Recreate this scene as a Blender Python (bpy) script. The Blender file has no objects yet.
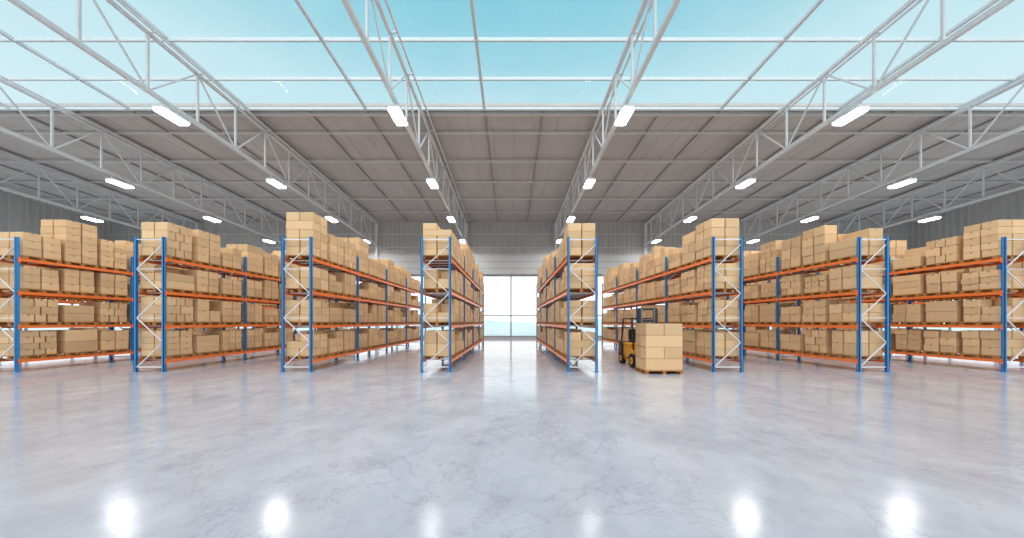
import bpy, math, random
from mathutils import Vector
random.seed(11)
S=bpy.context.scene
S.view_settings.view_transform='Standard'
S.view_settings.look='None'
S.view_settings.exposure=0.0

# ------------------------------------------------------------- materials
def srgb(r,g,b):
    f=lambda c:(c/255/12.92) if c/255<=0.04045 else ((c/255+0.055)/1.055)**2.4
    return (f(r),f(g),f(b),1)
def mat(name,col,rough=0.5,metal=0.0,noise=0.0,scale=5.0,bump=0.0):
    m=bpy.data.materials.new(name); m.use_nodes=True
    nt=m.node_tree; b=nt.nodes['Principled BSDF']
    b.inputs['Base Color'].default_value=col
    b.inputs['Roughness'].default_value=rough
    b.inputs['Metallic'].default_value=metal
    tc=nt.nodes.new('ShaderNodeTexCoord')
    n=nt.nodes.new('ShaderNodeTexNoise'); n.inputs['Scale'].default_value=scale; n.inputs['Detail'].default_value=4
    nt.links.new(tc.outputs['Object'],n.inputs['Vector'])
    r=nt.nodes.new('ShaderNodeValToRGB')
    lo=tuple(c*(1-noise) for c in col[:3])+(1,); hi=tuple(min(1,c*(1+noise)) for c in col[:3])+(1,)
    r.color_ramp.elements[0].color=lo; r.color_ramp.elements[1].color=hi
    r.color_ramp.elements[0].position=.3; r.color_ramp.elements[1].position=.7
    nt.links.new(n.outputs['Fac'],r.inputs['Fac']); nt.links.new(r.outputs['Color'],b.inputs['Base Color'])
    if bump:
        bp=nt.nodes.new('ShaderNodeBump'); bp.inputs['Strength'].default_value=bump
        nt.links.new(n.outputs['Fac'],bp.inputs['Height']); nt.links.new(bp.outputs['Normal'],b.inputs['Normal'])
    return m
M_blue=mat('rack_blue_paint',srgb(52,132,196),.4,0,.08)
M_orange=mat('rack_orange_paint',srgb(248,122,56),.35,0,.06)
M_brace=mat('rack_galvanised_brace',srgb(225,225,228),.35,.1,.05)
M_wood=mat('pallet_wood',srgb(172,114,56),.75,0,.2,8)
M_tape=mat('packing_tape',srgb(190,148,102),.35,0,.03)
M_truss=mat('truss_white_paint',srgb(216,216,218),.4,0,.04)
M_purlin=mat('purlin_paint',srgb(206,202,199),.5,0,.04)
M_mull=mat('skylight_mullion_paint',srgb(205,212,216),.4,0,.04)
M_ceil=mat('ceiling_sheet_metal',srgb(186,179,175),.55,.0,.07,.35)
M_seam=mat('ceiling_seam',srgb(150,146,144),.6,.0,.05,.35)
M_wall=mat('wall_sheet_metal',srgb(184,181,179),.5,0,.05,.5)
M_wall2=mat('wall_light_panel',srgb(205,207,208),.5,0,.04,.5)
M_frame=mat('window_frame_paint',srgb(140,148,153),.4,0,.03)
M_black=mat('black_rubber',srgb(28,28,30),.7,0,.1,20)
M_steel=mat('dark_steel',srgb(60,62,66),.4,.6,.1)
M_yel=mat('forklift_yellow_paint',srgb(245,178,20),.35,0,.04)
M_seat=mat('seat_vinyl',srgb(30,30,34),.6,0,.05)
M_chrome=mat('fork_steel',srgb(120,122,126),.35,.8,.1)
M_housing=mat('lamp_housing',srgb(225,226,228),.4,0,.02)
M_ground=mat('outside_paving',srgb(215,217,217),.9,0,.03,.1)
M_hill=mat('outside_hill',srgb(208,219,219),.95,0,.06,.02)
M_red=mat('tail_lamp_red',srgb(190,20,15),.3,0,.02)

# cardboard with per-box colour attribute
M_card=bpy.data.materials.new('cardboard'); M_card.use_nodes=True
nt=M_card.node_tree; b=nt.nodes['Principled BSDF']; b.inputs['Roughness'].default_value=.72
at=nt.nodes.new('ShaderNodeAttribute'); at.attribute_name='boxcol'
tc=nt.nodes.new('ShaderNodeTexCoord'); n=nt.nodes.new('ShaderNodeTexNoise'); n.inputs['Scale'].default_value=3; n.inputs['Detail'].default_value=5
nt.links.new(tc.outputs['Object'],n.inputs['Vector'])
mp=nt.nodes.new('ShaderNodeMapRange'); mp.inputs['To Min'].default_value=.93; mp.inputs['To Max'].default_value=1.06
nt.links.new(n.outputs['Fac'],mp.inputs['Value'])
mx=nt.nodes.new('ShaderNodeVectorMath'); mx.operation='SCALE'
nt.links.new(at.outputs['Color'],mx.inputs[0]); nt.links.new(mp.outputs['Result'],mx.inputs['Scale'])
nt.links.new(mx.outputs['Vector'],b.inputs['Base Color'])

def glass(name,tint,gl=.06):
    m=bpy.data.materials.new(name); m.use_nodes=True; nt=m.node_tree
    for x in list(nt.nodes): nt.nodes.remove(x)
    o=nt.nodes.new('ShaderNodeOutputMaterial'); t=nt.nodes.new('ShaderNodeBsdfTransparent'); g=nt.nodes.new('ShaderNodeBsdfGlossy')
    t.inputs['Color'].default_value=tint; g.inputs['Roughness'].default_value=.05
    x=nt.nodes.new('ShaderNodeMixShader'); x.inputs['Fac'].default_value=gl
    nt.links.new(t.outputs[0],x.inputs[1]); nt.links.new(g.outputs[0],x.inputs[2]); nt.links.new(x.outputs[0],o.inputs['Surface'])
    return m
M_glass=glass('skylight_glass',(.97,.99,1,1),.04)
M_wglass=glass('window_glass',(.97,.99,1,1),.05)
M_emit=bpy.data.materials.new('lamp_diffuser'); M_emit.use_nodes=True
b=M_emit.node_tree.nodes['Principled BSDF']; b.inputs['Emission Color'].default_value=(1,.99,.97,1); b.inputs['Emission Strength'].default_value=14

# polished concrete floor
M_floor=bpy.data.materials.new('polished_concrete'); M_floor.use_nodes=True
nt=M_floor.node_tree; b=nt.nodes['Principled BSDF']
tc=nt.nodes.new('ShaderNodeTexCoord')
def noise(sc,det,rough=.5,dist=0):
    n=nt.nodes.new('ShaderNodeTexNoise'); n.inputs['Scale'].default_value=sc; n.inputs['Detail'].default_value=det
    n.inputs['Roughness'].default_value=rough; n.inputs['Distortion'].default_value=dist
    nt.links.new(tc.outputs['Object'],n.inputs['Vector']); return n
def ramp(src,p0,c0,p1,c1):
    r=nt.nodes.new('ShaderNodeValToRGB'); r.color_ramp.elements[0].position=p0; r.color_ramp.elements[1].position=p1
    r.color_ramp.elements[0].color=c0; r.color_ramp.elements[1].color=c1
    nt.links.new(src,r.inputs['Fac']); return r
n1=noise(.7,9,.65,.5); n2=noise(1.6,12,.74,.5)
r1=ramp(n1.outputs['Fac'],.32,srgb(179,177,186),.68,srgb(199,196,204))
r2=ramp(n2.outputs['Fac'],.36,(.86,.86,.87,1),.6,(1,1,1,1))
mm=nt.nodes.new('ShaderNodeMix'); mm.data_type='RGBA'; mm.blend_type='MULTIPLY'; mm.inputs['Factor'].default_value=1
nt.links.new(r1.outputs['Color'],mm.inputs['A']); nt.links.new(r2.outputs['Color'],mm.inputs['B'])
n4=noise(.32,11,.66,.6)
sub=nt.nodes.new('ShaderNodeMath'); sub.operation='SUBTRACT'; sub.inputs[1].default_value=.5; nt.links.new(n4.outputs['Fac'],sub.inputs[0])
ab=nt.nodes.new('ShaderNodeMath'); ab.operation='ABSOLUTE'; nt.links.new(sub.outputs[0],ab.inputs[0])
r4=ramp(ab.outputs[0],.0,(.74,.74,.76,1),.008,(1,1,1,1))
mm2=nt.nodes.new('ShaderNodeMix'); mm2.data_type='RGBA'; mm2.blend_type='MULTIPLY'; mm2.inputs['Factor'].default_value=.65
nt.links.new(mm.outputs['Result'],mm2.inputs['A']); nt.links.new(r4.outputs['Color'],mm2.inputs['B'])
nt.links.new(mm2.outputs['Result'],b.inputs['Base Color'])
rr=nt.nodes.new('ShaderNodeMapRange'); rr.inputs['To Min'].default_value=.07; rr.inputs['To Max'].default_value=.18
nt.links.new(n2.outputs['Fac'],rr.inputs['Value']); nt.links.new(rr.outputs['Result'],b.inputs['Roughness'])
b.inputs['IOR'].default_value=1.62
bp=nt.nodes.new('ShaderNodeBump'); bp.inputs['Strength'].default_value=.09; bp.inputs['Distance'].default_value=.02
nt.links.new(n2.outputs['Fac'],bp.inputs['Height']); nt.links.new(bp.outputs['Normal'],b.inputs['Normal'])

# ------------------------------------------------------------- mesh builder
class B:
    def __init__(s): s.v=[];s.f=[];s.m=[];s.c=[];s.mats=[]
    def mi(s,m):
        if m not in s.mats: s.mats.append(m)
        return s.mats.index(m)
    def add(s,vs,fs,m,col=(1,1,1)):
        o=len(s.v); s.v+=[tuple(p) for p in vs]; k=s.mi(m)
        for f in fs: s.f.append(tuple(i+o for i in f)); s.m.append(k); s.c.append(col)
    def box(s,x0,x1,y0,y1,z0,z1,m,col=(1,1,1)):
        s.add([(x0,y0,z0),(x1,y0,z0),(x1,y1,z0),(x0,y1,z0),(x0,y0,z1),(x1,y0,z1),(x1,y1,z1),(x0,y1,z1)],
              [(0,3,2,1),(4,5,6,7),(0,1,5,4),(1,2,6,5),(2,3,7,6),(3,0,4,7)],m,col)
    def cham(s,x0,x1,y0,y1,z0,z1,c,m,col=(1,1,1)):
        X=(x0,x1);Y=(y0,y1);Z=(z0,z1); vs=[];idx={}
        for i in (0,1):
            for j in (0,1):
                for k in (0,1):
                    sx=c if i==0 else -c; sy=c if j==0 else -c; sz=c if k==0 else -c
                    idx[(i,j,k,'x')]=len(vs); vs.append((X[i],Y[j]+sy,Z[k]+sz))
                    idx[(i,j,k,'y')]=len(vs); vs.append((X[i]+sx,Y[j],Z[k]+sz))
                    idx[(i,j,k,'z')]=len(vs); vs.append((X[i]+sx,Y[j]+sy,Z[k]))
        g=lambda *a: idx[a]; fs=[]
        fs.append((g(0,0,0,'x'),g(0,0,1,'x'),g(0,1,1,'x'),g(0,1,0,'x')))
        fs.append((g(1,0,0,'x'),g(1,1,0,'x'),g(1,1,1,'x'),g(1,0,1,'x')))
        fs.append((g(0,0,0,'y'),g(1,0,0,'y'),g(1,0,1,'y'),g(0,0,1,'y')))
        fs.append((g(0,1,0,'y'),g(0,1,1,'y'),g(1,1,1,'y'),g(1,1,0,'y')))
        fs.append((g(0,0,0,'z'),g(0,1,0,'z'),g(1,1,0,'z'),g(1,0,0,'z')))
        fs.append((g(0,0,1,'z'),g(1,0,1,'z'),g(1,1,1,'z'),g(0,1,1,'z')))
        for a in (0,1):
            for d in (0,1):
                fs.append((g(a,d,0,'x'),g(a,d,1,'x'),g(a,d,1,'y'),g(a,d,0,'y')))
                fs.append((g(a,0,d,'x'),g(a,1,d,'x'),g(a,1,d,'z'),g(a,0,d,'z')))
                fs.append((g(0,a,d,'y'),g(1,a,d,'y'),g(1,a,d,'z'),g(0,a,d,'z')))
                for k in (0,1): fs.append((g(a,d,k,'x'),g(a,d,k,'y'),g(a,d,k,'z')))
        s.add(vs,fs,m,col)
    def tube(s,p,q,r,m,n=4,rot=None):
        p=Vector(p);q=Vector(q);d=(q-p).normalized()
        up=Vector((0,0,1)) if abs(d.z)<.95 else Vector((0,1,0))
        a=d.cross(up).normalized(); b_=a.cross(d).normalized()
        if rot is None: rot=math.pi/4 if n==4 else 0
        vs=[]
        for e in (p,q):
            for i in range(n):
                t=rot+2*math.pi*i/n; vs.append(e+a*(r*math.cos(t))+b_*(r*math.sin(t)))
        fs=[(i,(i+1)%n,n+(i+1)%n,n+i) for i in range(n)]+[tuple(range(n))[::-1],tuple(range(n,2*n))]
        s.add(vs,fs,m)
    def poly(s,pts,x0,x1,m):
        n=len(pts); vs=[(x0,y,z) for y,z in pts]+[(x1,y,z) for y,z in pts]
        s.add(vs,[(i,(i+1)%n,n+(i+1)%n,n+i) for i in range(n)]+[tuple(range(n))[::-1],tuple(range(n,2*n))],m)
    def make(s,name,parent=None,loc=None,recalc=True):
        me=bpy.data.meshes.new(name); me.from_pydata(s.v,[],s.f)
        for m in s.mats: me.materials.append(m)
        me.polygons.foreach_set('material_index',s.m)
        ca=me.attributes.new('boxcol','FLOAT_COLOR','FACE')
        fl=[]
        for c in s.c: fl+=[c[0],c[1],c[2],1]
        ca.data.foreach_set('color',fl)
        if recalc:
            import bmesh
            bm=bmesh.new(); bm.from_mesh(me); bmesh.ops.recalc_face_normals(bm,faces=bm.faces); bm.to_mesh(me); bm.free()
        me.update()
        o=bpy.data.objects.new(name,me); S.collection.objects.link(o)
        if parent: o.parent=parent
        if loc: o.location=loc
        return o
def empty(name,loc=(0,0,0)):
    e=bpy.data.objects.new(name,None); e.location=loc; e.empty_display_size=.3; S.collection.objects.link(e); return e
def child(me_obj,parent,name):
    o=bpy.data.objects.new(name,me_obj.data); S.collection.objects.link(o); o.parent=parent; return o

# ------------------------------------------------------------- room shell
XW=48.0; YB=36.0; YF=-14.0; YG=18.0
zr=lambda y:15.66-.046*y
zb=lambda y:12.75-.043*y
f=B(); f.box(-XW-.3,XW+.3,YF-.3,YB+.3,-.2,0,M_floor); f.make('floor')
g=B(); g.box(-400,400,-300,400,-.5,-.25,M_ground); g.make('ground_outside')

def corr(bld,axis,a0,a1,p,d,fn,m):
    prof=[]; a=a0; 
    while a<a1-1e-6:
        prof+=[(a,0),(a+.80*p,0),(a+.86*p,d),(a+.94*p,d)]; a+=p
    prof.append((a1,0)); vs=[];
    for (t,o) in prof: vs+=fn(min(t,a1),o)
    n=len(prof); bld.add(vs,[(2*i,2*i+2,2*i+3,2*i+1) for i in range(n-1)],m)

def slab(c,a,b_):
    c.add([(-XW-.3,a,zr(a)+.12),(XW+.3,a,zr(a)+.12),(XW+.3,b_,zr(b_)+.12),(-XW-.3,b_,zr(b_)+.12),
           (-XW-.3,a,zr(a)+.3),(XW+.3,a,zr(a)+.3),(XW+.3,b_,zr(b_)+.3),(-XW-.3,b_,zr(b_)+.3)],
          [(0,3,2,1),(4,5,6,7),(0,1,5,4),(1,2,6,5),(2,3,7,6),(3,0,4,7)],M_ceil)
c=B(); corr(c,'x',-XW,XW,1.42,.035,lambda a,o:[(a,YG,zr(YG)+.02+o),(a,YB,zr(YB)+.02+o)],M_ceil); slab(c,YG,YB+.3)
c.make('ceiling',recalc=False)
c=B(); corr(c,'x',-XW,XW,1.42,.035,lambda a,o:[(a,YF,zr(YF)+.02+o),(a,-7.2,zr(-7.2)+.02+o)],M_ceil); slab(c,YF-.3,-7.2)
c.make('ceiling',recalc=False)

# purlins (transverse) under the sheet
p=B()
for y in (18.35,20.1,23.3,26.5,29.7,32.9):
    big=y in(18.35,23.3,29.7)
    p.box(-XW+.3,XW-.3,y-.07,y+.07,zr(y)-(.18 if big else .12),zr(y)-.0,M_purlin)
for y in (-9.3,-11.4,-13.5): p.box(-XW+.3,XW-.3,y-.06,y+.06,zr(y)-.22,zr(y)-.02,M_purlin)
xx=-1.6-7.1*6
while xx<XW:
    a,b_=YG,YB-.3
    p.tube((xx,a,zr(a)-.05),(xx,b_,zr(b_)-.05),.06,M_seam); xx+=3.55
p.make('ceiling_purlins')
# skylight frame
k=B(); ys=[18-2.1*i for i in range(13)]
for y in ys:
    w=.08 if y<YG else .14
    k.box(-XW+.3,XW-.3,y-w/2,y+w/2,zr(y)-.12,zr(y)+.04,M_mull)
xx=-1.6-7.1*6
while xx<XW:
    k.tube((xx,-7.2,zr(-7.2)-.02),(xx,YG,zr(YG)-.02),.1,M_mull); xx+=7.1
k.make('skylight_frame')
k=B(); XG=XW-.05
k.add([(-XG,-7.15,zr(-7.2)+.08),(XG,-7.15,zr(-7.2)+.08),(XG,YG-.03,zr(YG)+.08),(-XG,YG-.03,zr(YG)+.08)],[(0,1,2,3)],M_glass)
k.make('skylight_glass')

# trusses
def truss(x):
    t=B()
    zt=lambda y: zr(y)-.32
    ya,yb=-13.4,YB-.35
    t.tube((x,ya,zt(ya)),(x,yb,zt(yb)),.1,M_truss)
    t.tube((x,ya,zb(ya)),(x,yb,zb(yb)),.12,M_truss)
    t.tube((x+.34,ya,zt(ya)+.02),(x+.34,yb,zt(yb)+.02),.055,M_truss)
    y=11.1-2.1*11; i=0
    while y<yb:
        t.tube((x,y,zb(y)),(x,y,zt(y)),.06,M_truss)
        t.tube((x,y,zt(y)),(x+.34,y,zt(y)+.02),.04,M_truss)
        y2=y+2.1
        if y2<yb:
            if i%2==0: t.tube((x,y,zb(y)),(x,y2,zt(y2)),.045,M_truss)
            else: t.tube((x,y,zt(y)),(x,y2,zb(y2)),.045,M_truss)
        y=y2; i+=1
    t.make('roof_truss')
TX=[-37.3,-26.62,-15.98,-5.33,5.33,15.98,26.62,37.3]
for x in TX: truss(x)
for x in TX:
    for y in (YB-.25,YF+.35):
        q=B(); q.box(x-.15,x+.15,y-.18,y+.18,.02,zr(y)-.3,M_truss); q.box(x-.25,x+.25,y-.2,y+.2,0,.02,M_truss); q.make('steel_column')

# walls with ribbon windows
ZW0,ZW1=.2,7.6
def corrw(bld,a0,a1,p,d,fn,m):
    prof=[]; a=a0
    while a<a1-1e-6:
        prof+=[(a,0),(a+.45*p,0),(a+.55*p,d),(a+.9*p,d)]; a+=p
    prof.append((a1,0)); vs=[]
    for (t,o) in prof: vs+=fn(min(t,a1),o)
    n=len(prof); bld.add(vs,[(2*i,2*i+2,2*i+3,2*i+1) for i in range(n-1)],m)
def wall_y(name,y,sgn):
    w=B(); zt=zr(y)+.02
    w.box(-XW-.3,XW+.3,y,y+sgn*.3,ZW1,zt,M_wall)
    w.box(-XW-.3,XW+.3,y,y+sgn*.3,0,ZW0,M_wall)
    corrw(w,-XW,XW,.55,.06,lambda a,o:[(a,y-sgn*(.02+o),ZW1),(a,y-sgn*(.02+o),zt-.02)],M_wall)
    w.make(name)
def wall_x(name,x,sgn):
    w=B(); 
    w.box(x,x+sgn*.3,YF,YB,ZW1,zr(YB),M_wall); w.box(x,x+sgn*.3,YF,YB,0,ZW0,M_wall)
    pts=[(YF,zr(YB)),(YB,zr(YB)),(YF,zr(YF)+.1)]
    w.poly(pts,x,x+sgn*.3,M_wall)
    corrw(w,YF,YB,.55,.06,lambda a,o:[(x-sgn*(.02+o),a,ZW1),(x-sgn*(.02+o),a,zr(a))],M_wall)
    w.make(name)
wall_y('wall_back',YB,1); wall_y('wall_front',YF,-1); wall_x('wall_left',-XW,-1); wall_x('wall_right',XW,1)
q=B()
for z in (12.5,10.9,10.1): q.box(-XW+.1,XW-.1,YB-.16,YB-.1,z-.06,z+.06,M_purlin)
q.box(-XW+.1,XW-.1,YB-.13,YB-.09,7.75,10.0,M_wall2)
for z in (8.4,9.2): q.box(-XW+.1,XW-.1,YB-.16,YB-.12,z-.04,z+.04,M_wall)
q.make('trim_back_girts')

def win(name,axis,c_,a0,a1,sgn):
    w=B(); n=max(1,round((a1-a0)/3.4)); n+=n%2
    def bx(u0,u1,z0,z1,m,t=.06):
        if axis=='y': w.box(u0,u1,c_+sgn*.1-t,c_+sgn*.1+t,z0,z1,m)
        else: w.box(c_+sgn*.1-t,c_+sgn*.1+t,u0,u1,z0,z1,m)
    for i in range(n+1):
        u=a0+(a1-a0)*i/n; bx(u-.08,u+.08,ZW0,ZW1,M_frame)
    for z in (ZW0+.06,2.75,ZW1-.06): bx(a0,a1,z-.07,z+.07,M_frame,.05)
    u=c_+sgn*.1
    if axis=='y': w.add([(a0,u,ZW0),(a1,u,ZW0),(a1,u,ZW1),(a0,u,ZW1)],[(0,1,2,3)],M_wglass)
    else: w.add([(u,a0,ZW0),(u,a1,ZW0),(u,a1,ZW1),(u,a0,ZW1)],[(0,1,2,3)],M_wglass)
    w.make(name)
win('window_1','y',YB,-XW,XW,1); win('window_2','x',-XW,YF,YB,-1); win('window_3','x',XW,YF,YB,1); win('window_4','y',YF,-XW,XW,-1)

h=B(); N=60; ring=[]
for i in range(N+1):
    x=-300+600*i/N; ring.append((x,4+2*math.sin(i*.37)+1.2*math.sin(i*.91+1)+.8*math.sin(i*2.1)))
vs=[]
for x,z in ring: vs+=[(x,240,-.3),(x,300,z),(x,360,-.3)]
fs=[]
for i in range(N): fs+=[(3*i,3*i+3,3*i+4,3*i+1),(3*i+1,3*i+4,3*i+5,3*i+2)]
h.add(vs,fs,M_hill); h.make('distant_hills')

# ------------------------------------------------------------- lamps
hb=B(); hb.cham(-.28,.28,-.60,.60,0,.12,.03,M_housing); 
for yy in (-.45,.45):
    hb.tube((0,yy,.12),(0,yy,.36),.02,M_housing,6)
lm=None; em=None
ld=bpy.data.lights.new('lamp_light','AREA'); ld.shape='RECTANGLE'; ld.size=.46; ld.size_y=1.12; ld.energy=118; ld.color=(1,.975,.94)
for yy in (-4.76,1.54,7.84,14.14,20.44,26.74,33.0):
    for x in TX:
        z=zb(yy)-.44
        e=empty('high_bay_lamp',(x,yy,z))
        if lm is None:
            lm=hb.make('housing',e); eb=B(); eb.cham(-.27,.27,-.57,.57,-.11,.01,.05,M_emit); em=eb.make('diffuser',e)
        else:
            child(lm,e,'housing'); child(em,e,'diffuser')
        lo=bpy.data.objects.new('lamp_light',ld); S.collection.objects.link(lo); lo.parent=e; lo.location=(0,0,-.12)

# ------------------------------------------------------------- racks
BAY=3.66; Y0=12.0; NB=4; HT=5.4; LV=[.48,1.86,3.22,4.56]; W=1.2
def rack_meshes():
    u=B(); br=B(); bm_=B()
    for k in range(NB+1):
        y=Y0+BAY*k
        for x in (0,W):
            s_=1 if x==0 else -1
            u.box(x,x+s_*.02,y-.05,y+.05,.01,HT,M_blue)
            u.box(x,x+s_*.08,y-.05,y-.035,.01,HT,M_blue)
            u.box(x,x+s_*.08,y+.035,y+.05,.01,HT,M_blue)
            u.box(x-s_*.04,x+s_*.13,y-.09,y+.09,0,.015,M_blue)
        z=.2; i=0
        br.box(.09,W-.09,y-.02,y+.02,z-.02,z+.02,M_brace)
        while z+.98<HT:
            a,b_=(.07,W-.07) if i%2==0 else (W-.07,.07)
            br.tube((a,y,z),(b_,y,z+.98),.022,M_brace); z+=.98; i+=1
            if i%2==0: br.box(.09,W-.09,y-.015,y+.015,z-.015,z+.015,M_brace)
        br.box(.09,W-.09,y-.02,y+.02,HT-.12,HT-.08,M_brace)
    for k in range(NB):
        ya=Y0+BAY*k+.05; yb=ya+BAY-.1
        for L in LV:
            for x in (-.01,W-.04):
                bm_.box(x,x+.05,ya,yb,L-.11,L,M_orange)
                xo=x-.012 if x<0 else x+.05
                for yy in (ya-.05,yb-.01): bm_.box(xo-.002,xo+.012,yy,yy+.06,L-.17,L+.05,M_orange)
            for j in range(6):
                yy=ya+.35+j*.57; bm_.box(.04,W-.04,yy-.02,yy+.02,L-.045,L-.005,M_brace)
    return u,br,bm_
def pallet(b_,x0,x1,y0,y1,z,axis='y'):
    for i in range(3):
        xs=x0+(x1-x0-.12)*i/2
        b_.box(xs,xs+.12,y0,y1,z,z+.02,M_wood)
        for j in range(3):
            yy=y0+(y1-y0-.14)*j/2; b_.box(xs,xs+.12,yy,yy+.14,z+.02,z+.10,M_wood)
        b_.box(xs,xs+.12,y0,y1,z+.10,z+.118,M_wood)
    n=6
    for i in range(n):
        ys_=y0+((y1-y0)-.13)*i/(n-1); b_.box(x0,x1,ys_,ys_+.13,z+.118,z+.14,M_wood)
def ccol():
    v=random.uniform(.82,1.08); t=random.uniform(-.02,.015)
    c=srgb(224,185,141); return (c[0]*v,c[1]*(v+t),c[2]*(v+2*t))
def carton(b_,x0,x1,y0,y1,z0,z1):
    b_.cham(x0,x1,y0,y1,z0,z1,.014,M_card,ccol())
    e=.0025; t=.03
    if (x1-x0)>(y1-y0):
        m=(y0+y1)/2; b_.box(x0-e,x1+e,m-t,m+t,z1-.07,z1+e,M_tape)
    else:
        m=(x0+x1)/2; b_.box(m-t,m+t,y0-e,y1+e,z1-.07,z1+e,M_tape)
def load(b_,x0,x1,y0,y1,z,hmax,ragged=False):
    g=.014; nl=max(2,round(hmax/random.choice([.28,.32,.36,.42]))); hh=hmax/nl; zt=z
    pat=random.choice([(2,1),(1,2),(2,2),(2,2),(2,2),(2,3)])
    for l in range(nl):
        nx,ny=pat if l%2==0 else random.choice([pat,pat,(2,2),(1,2)])
        last=(l==nl-1); ix=(x1-x0)/nx; iy=(y1-y0)/ny
        keep=random.randrange(nx*ny)
        for i in range(nx):
            for j in range(ny):
                if last and ragged and i*ny+j!=keep and random.random()<.4: continue
                d=random.uniform(0,.03)
                carton(b_,x0+i*ix+g+d,x0+(i+1)*ix-g,y0+j*iy+g,y0+(j+1)*iy-g-d,zt,zt+hh-.004)
        zt+=hh
TOPS={-3.6:[1.3,1.05,1.0],-9.16:[1.75,1.2,1.25],-15.04:[1.35,1.4,1.0],-20.92:[.95,1.85,1.3],
      2.26:[1.3,1.05,1.0],8.06:[1.5,1.35,1.0],13.88:[1.1,1.6,1.45],19.68:[1.45,1.1,1.0]}
def rack_load(x):
    b_=B()
    for k in range(NB):
        for L_i,L in enumerate(LV):
            for j in range(3):
                yc=Y0+BAY*k+.66+1.17*j
                pallet(b_,.0,W-.0,yc-.52,yc+.52,L+.001)
                hm=random.choice([.76,.88,.96,1.02]) if L_i<3 else random.choice([.9,1.1,1.25,1.4,1.6,1.75])
                if L_i==3 and k==0 and x in TOPS: hm=TOPS[x][j]
                iw=random.uniform(0,.1)
                load(b_,.0+iw/2,W-iw/2,yc-.54,yc+.54-iw,L+.142,hm,random.random()<(.6 if L_i==3 else .35))
    return b_
u,br,bm_=rack_meshes(); base=None
LX=[-3.6,-9.16,-15.04,-20.92,-26.8]; RX=[2.26,8.06,13.88,19.68,25.5]
for x in LX+RX:
    e=empty('pallet_rack',(x,0,0))
    if base is None:
        base=(u.make('uprights',e),br.make('braces',e),bm_.make('beams',e))
    else:
        for o,nm in zip(base,('uprights','braces','beams')): child(o,e,nm)
    rack_load(x).make('cardboard_boxes_on_pallets',None,(x,0,0))

# ------------------------------------------------------------- forklift load
b_=B(); pallet(b_,-.72,.72,-.5,.5,0)
zt=.142
for L in range(4):
    hh=.45
    n=1 if L in(0,2) else 2
    for i in range(n):
        for j in range(2):
            xa=-.71+1.42*i/n; xb=-.71+1.42*(i+1)/n
            carton(b_,xa+.008,xb-.008,-.49+.49*j+.004,-.49+.49*(j+1)-.004,zt,zt+hh-.008)
    zt+=hh
b_.make('pallet_of_cardboard_boxes',None,(5.86,11.95,.0))

# ------------------------------------------------------------- forklift (faces -Y, origin at mast foot)
F=empty('forklift',(5.84,12.7,0))
def cyl(b_,c_,r,w,m,n=28):
    b_.tube((c_[0]-w/2,c_[1],c_[2]),(c_[0]+w/2,c_[1],c_[2]),r,m,n)
bd=B()
bd.poly([(.35,.28),(.35,.62),(.62,.72),(.80,.50),(1.05,.50),(1.10,.95),(2.05,1.0),(2.2,.85),(2.25,.45),(2.1,.22),(.6,.20)],-.42,.42,M_yel)
bd.cham(-.5,.5,1.75,2.32,.32,1.06,.08,M_steel)
bd.poly([(.28,.55),(.28,.75),(.75,.78),(.85,.6),(.7,.5)],-.52,-.40,M_yel); bd.poly([(.28,.55),(.28,.75),(.75,.78),(.85,.6),(.7,.5)],.40,.52,M_yel)
bd.cham(-.44,.44,1.05,1.75,.9,1.04,.04,M_yel)
bd.box(-.3,.3,.45,.6,.62,1.18,M_steel)
bd.box(-.5,-.42,.8,1.2,.34,.40,M_steel); bd.box(.42,.5,.8,1.2,.34,.40,M_steel)
for sx in (-.4,.4): bd.box(sx-.06,sx+.06,2.30,2.34,.8,.9,M_red)
bd.make('body',F)
w=B()
for sx in (-.48,.48):
    cyl(w,(sx,.42,.31),.31,.2,M_black); cyl(w,(sx,.42,.31),.16,.215,M_yel); cyl(w,(sx,.42,.31),.06,.235,M_steel)
    cyl(w,(sx*.92,1.85,.26),.26,.18,M_black); cyl(w,(sx*.92,1.85,.26),.14,.2,M_yel); cyl(w,(sx*.92,1.85,.26),.05,.22,M_steel)
w.make('wheels',F)
gd=B()
for sx in (-.45,.45):
    gd.tube((sx,.5,.75),(sx*.95,.72,2.15),.04,M_steel); gd.tube((sx,1.95,1.0),(sx*.95,1.75,2.15),.04,M_steel)
    gd.tube((sx*.95,.66,2.15),(sx*.95,1.8,2.15),.04,M_steel)
for i in range(7):
    y=.68+i*1.1/6; gd.box(-.43,.43,y-.02,y+.02,2.13,2.18,M_steel)
for sx in (-.36,.36): cyl(gd,(sx,.6,2.0),.07,.1,M_housing,14)
gd.make('overhead_guard',F)
st=B(); st.cham(-.25,.25,1.1,1.6,1.04,1.18,.04,M_seat); st.cham(-.24,.24,1.52,1.66,1.14,1.68,.05,M_seat)
st.tube((0,.6,1.1),(0,.85,1.3),.03,M_steel,8)
N=20; c0=Vector((0,.87,1.32)); ax=Vector((0,.25,.2)).normalized(); u1=Vector((1,0,0)); u2=ax.cross(u1)
ps=[c0+u1*.18*math.cos(2*math.pi*i/N)+u2*.18*math.sin(2*math.pi*i/N) for i in range(N)]
for i in range(N): st.tube(ps[i],ps[(i+1)%N],.014,M_black,6)
for i in (0,7,13): st.tube(c0,ps[i],.012,M_black,6)
for sx in (.12,.2,.28): st.tube((sx,.6,1.15),(sx,.66,1.4),.01,M_steel,6); st.cham(sx-.02,sx+.02,.65,.69,1.39,1.44,.008,M_black)
st.make('seat_and_controls',F)
ms=B()
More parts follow.
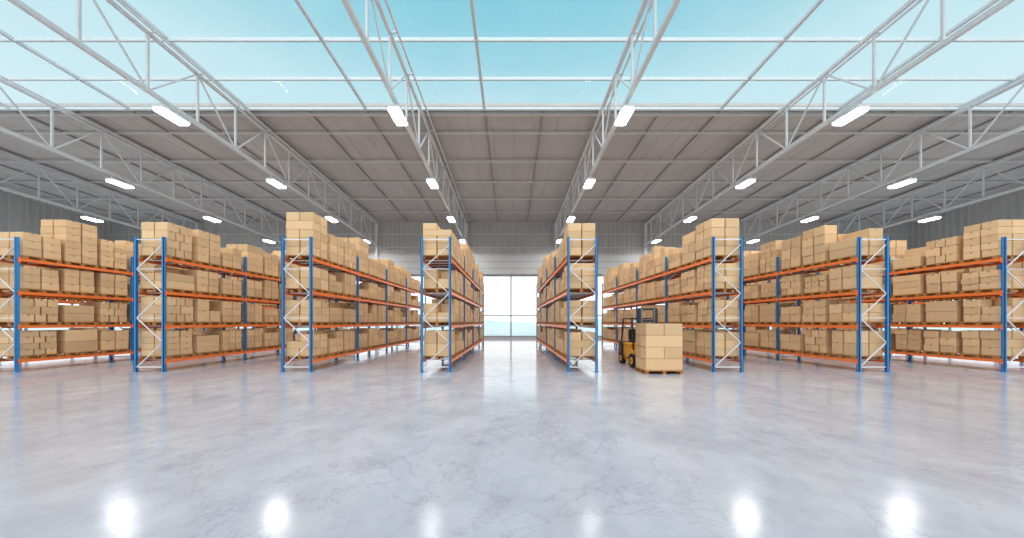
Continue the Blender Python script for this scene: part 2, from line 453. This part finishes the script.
for sx in (-.36,.36):
    ms.box(sx-.05,sx+.05,.06,.2,.06,2.55,M_steel)
    ms.box(sx*.78-.035,sx*.78+.035,.08,.18,.1,2.62,M_chrome)
    ms.tube((sx*.55,.2,.15),(sx*.55,.2,2.2),.03,M_chrome,10)
for z in (.15,1.2,2.0,2.5): ms.box(-.4,.4,.1,.2,z,z+.09,M_steel)
for z in (.12,.5): ms.box(-.48,.48,-.02,.06,z,z+.09,M_steel)
for sx in (-.45,-.22,0,.22,.45): ms.box(sx-.015,sx+.015,-.0,.04,.55,1.25,M_steel)
ms.box(-.48,.48,-.0,.04,1.2,1.25,M_steel)
for sx in (-.3,.3):
    ms.box(sx-.05,sx+.05,-.07,-.02,.03,.6,M_chrome)
ms.make('mast',F)
fk=B()
for sx in (-.3,.3): fk.poly([(-.02,.03),(-.02,.075),(-1.1,.055),(-1.15,.03)],sx-.05,sx+.05,M_chrome)
fk.make('forks',F)

# ------------------------------------------------------------- world
wd=bpy.data.worlds.new('sky'); S.world=wd; wd.use_nodes=True; nt=wd.node_tree
bg=nt.nodes['Background']; tc=nt.nodes.new('ShaderNodeTexCoord'); sp=nt.nodes.new('ShaderNodeSeparateXYZ')
nt.links.new(tc.outputs['Generated'],sp.inputs[0])
r=nt.nodes.new('ShaderNodeValToRGB'); nt.links.new(sp.outputs['Z'],r.inputs['Fac'])
el=r.color_ramp.elements; el[0].position=0; el[0].color=(1,1,1,1); el[1].position=1; el[1].color=srgb(125,196,218)
for p_,c_ in ((.2,srgb(242,248,250)),(.35,srgb(212,236,243)),(.55,srgb(196,231,240)),(.65,srgb(160,215,229)),(.75,srgb(130,203,220))):
    e=el.new(p_); e.color=c_
n=nt.nodes.new('ShaderNodeTexNoise'); n.inputs['Scale'].default_value=2.5; n.inputs['Detail'].default_value=5
nt.links.new(tc.outputs['Generated'],n.inputs['Vector'])
cr=nt.nodes.new('ShaderNodeValToRGB'); cr.color_ramp.elements[0].position=.5; cr.color_ramp.elements[1].position=.8
cr.color_ramp.elements[1].color=(.3,.3,.3,1); nt.links.new(n.outputs['Fac'],cr.inputs['Fac'])
mx=nt.nodes.new('ShaderNodeMix'); mx.data_type='RGBA'; nt.links.new(cr.outputs['Color'],mx.inputs['Factor'])
nt.links.new(r.outputs['Color'],mx.inputs['A']); mx.inputs['B'].default_value=(.92,.97,1,1)
nt.links.new(mx.outputs['Result'],bg.inputs['Color'])
hz=nt.nodes.new('ShaderNodeMapRange'); hz.inputs['From Min'].default_value=.12; hz.inputs['From Max'].default_value=.3
hz.inputs['To Min'].default_value=1.7; hz.inputs['To Max'].default_value=1.05
nt.links.new(sp.outputs['Z'],hz.inputs['Value']); nt.links.new(hz.outputs['Result'],bg.inputs['Strength'])
sd=bpy.data.lights.new('sun','SUN'); sd.energy=2.9; sd.angle=math.radians(75); sd.color=(1,.955,.89)
so=bpy.data.objects.new('sun',sd); S.collection.objects.link(so); so.location=(0,-20,40)
so.rotation_euler=(math.radians(38),0,0)

# ------------------------------------------------------------- camera
cd=bpy.data.cameras.new('camera'); cd.sensor_width=36; cd.lens=36*300/1024; cd.shift_y=(322-269)/1024; cd.shift_x=.001
cd.clip_end=1000; cd.clip_start=.05
co=bpy.data.objects.new('camera',cd); S.collection.objects.link(co); co.location=(0,0,2.0); co.rotation_euler=(math.pi/2,0,0)
S.camera=co
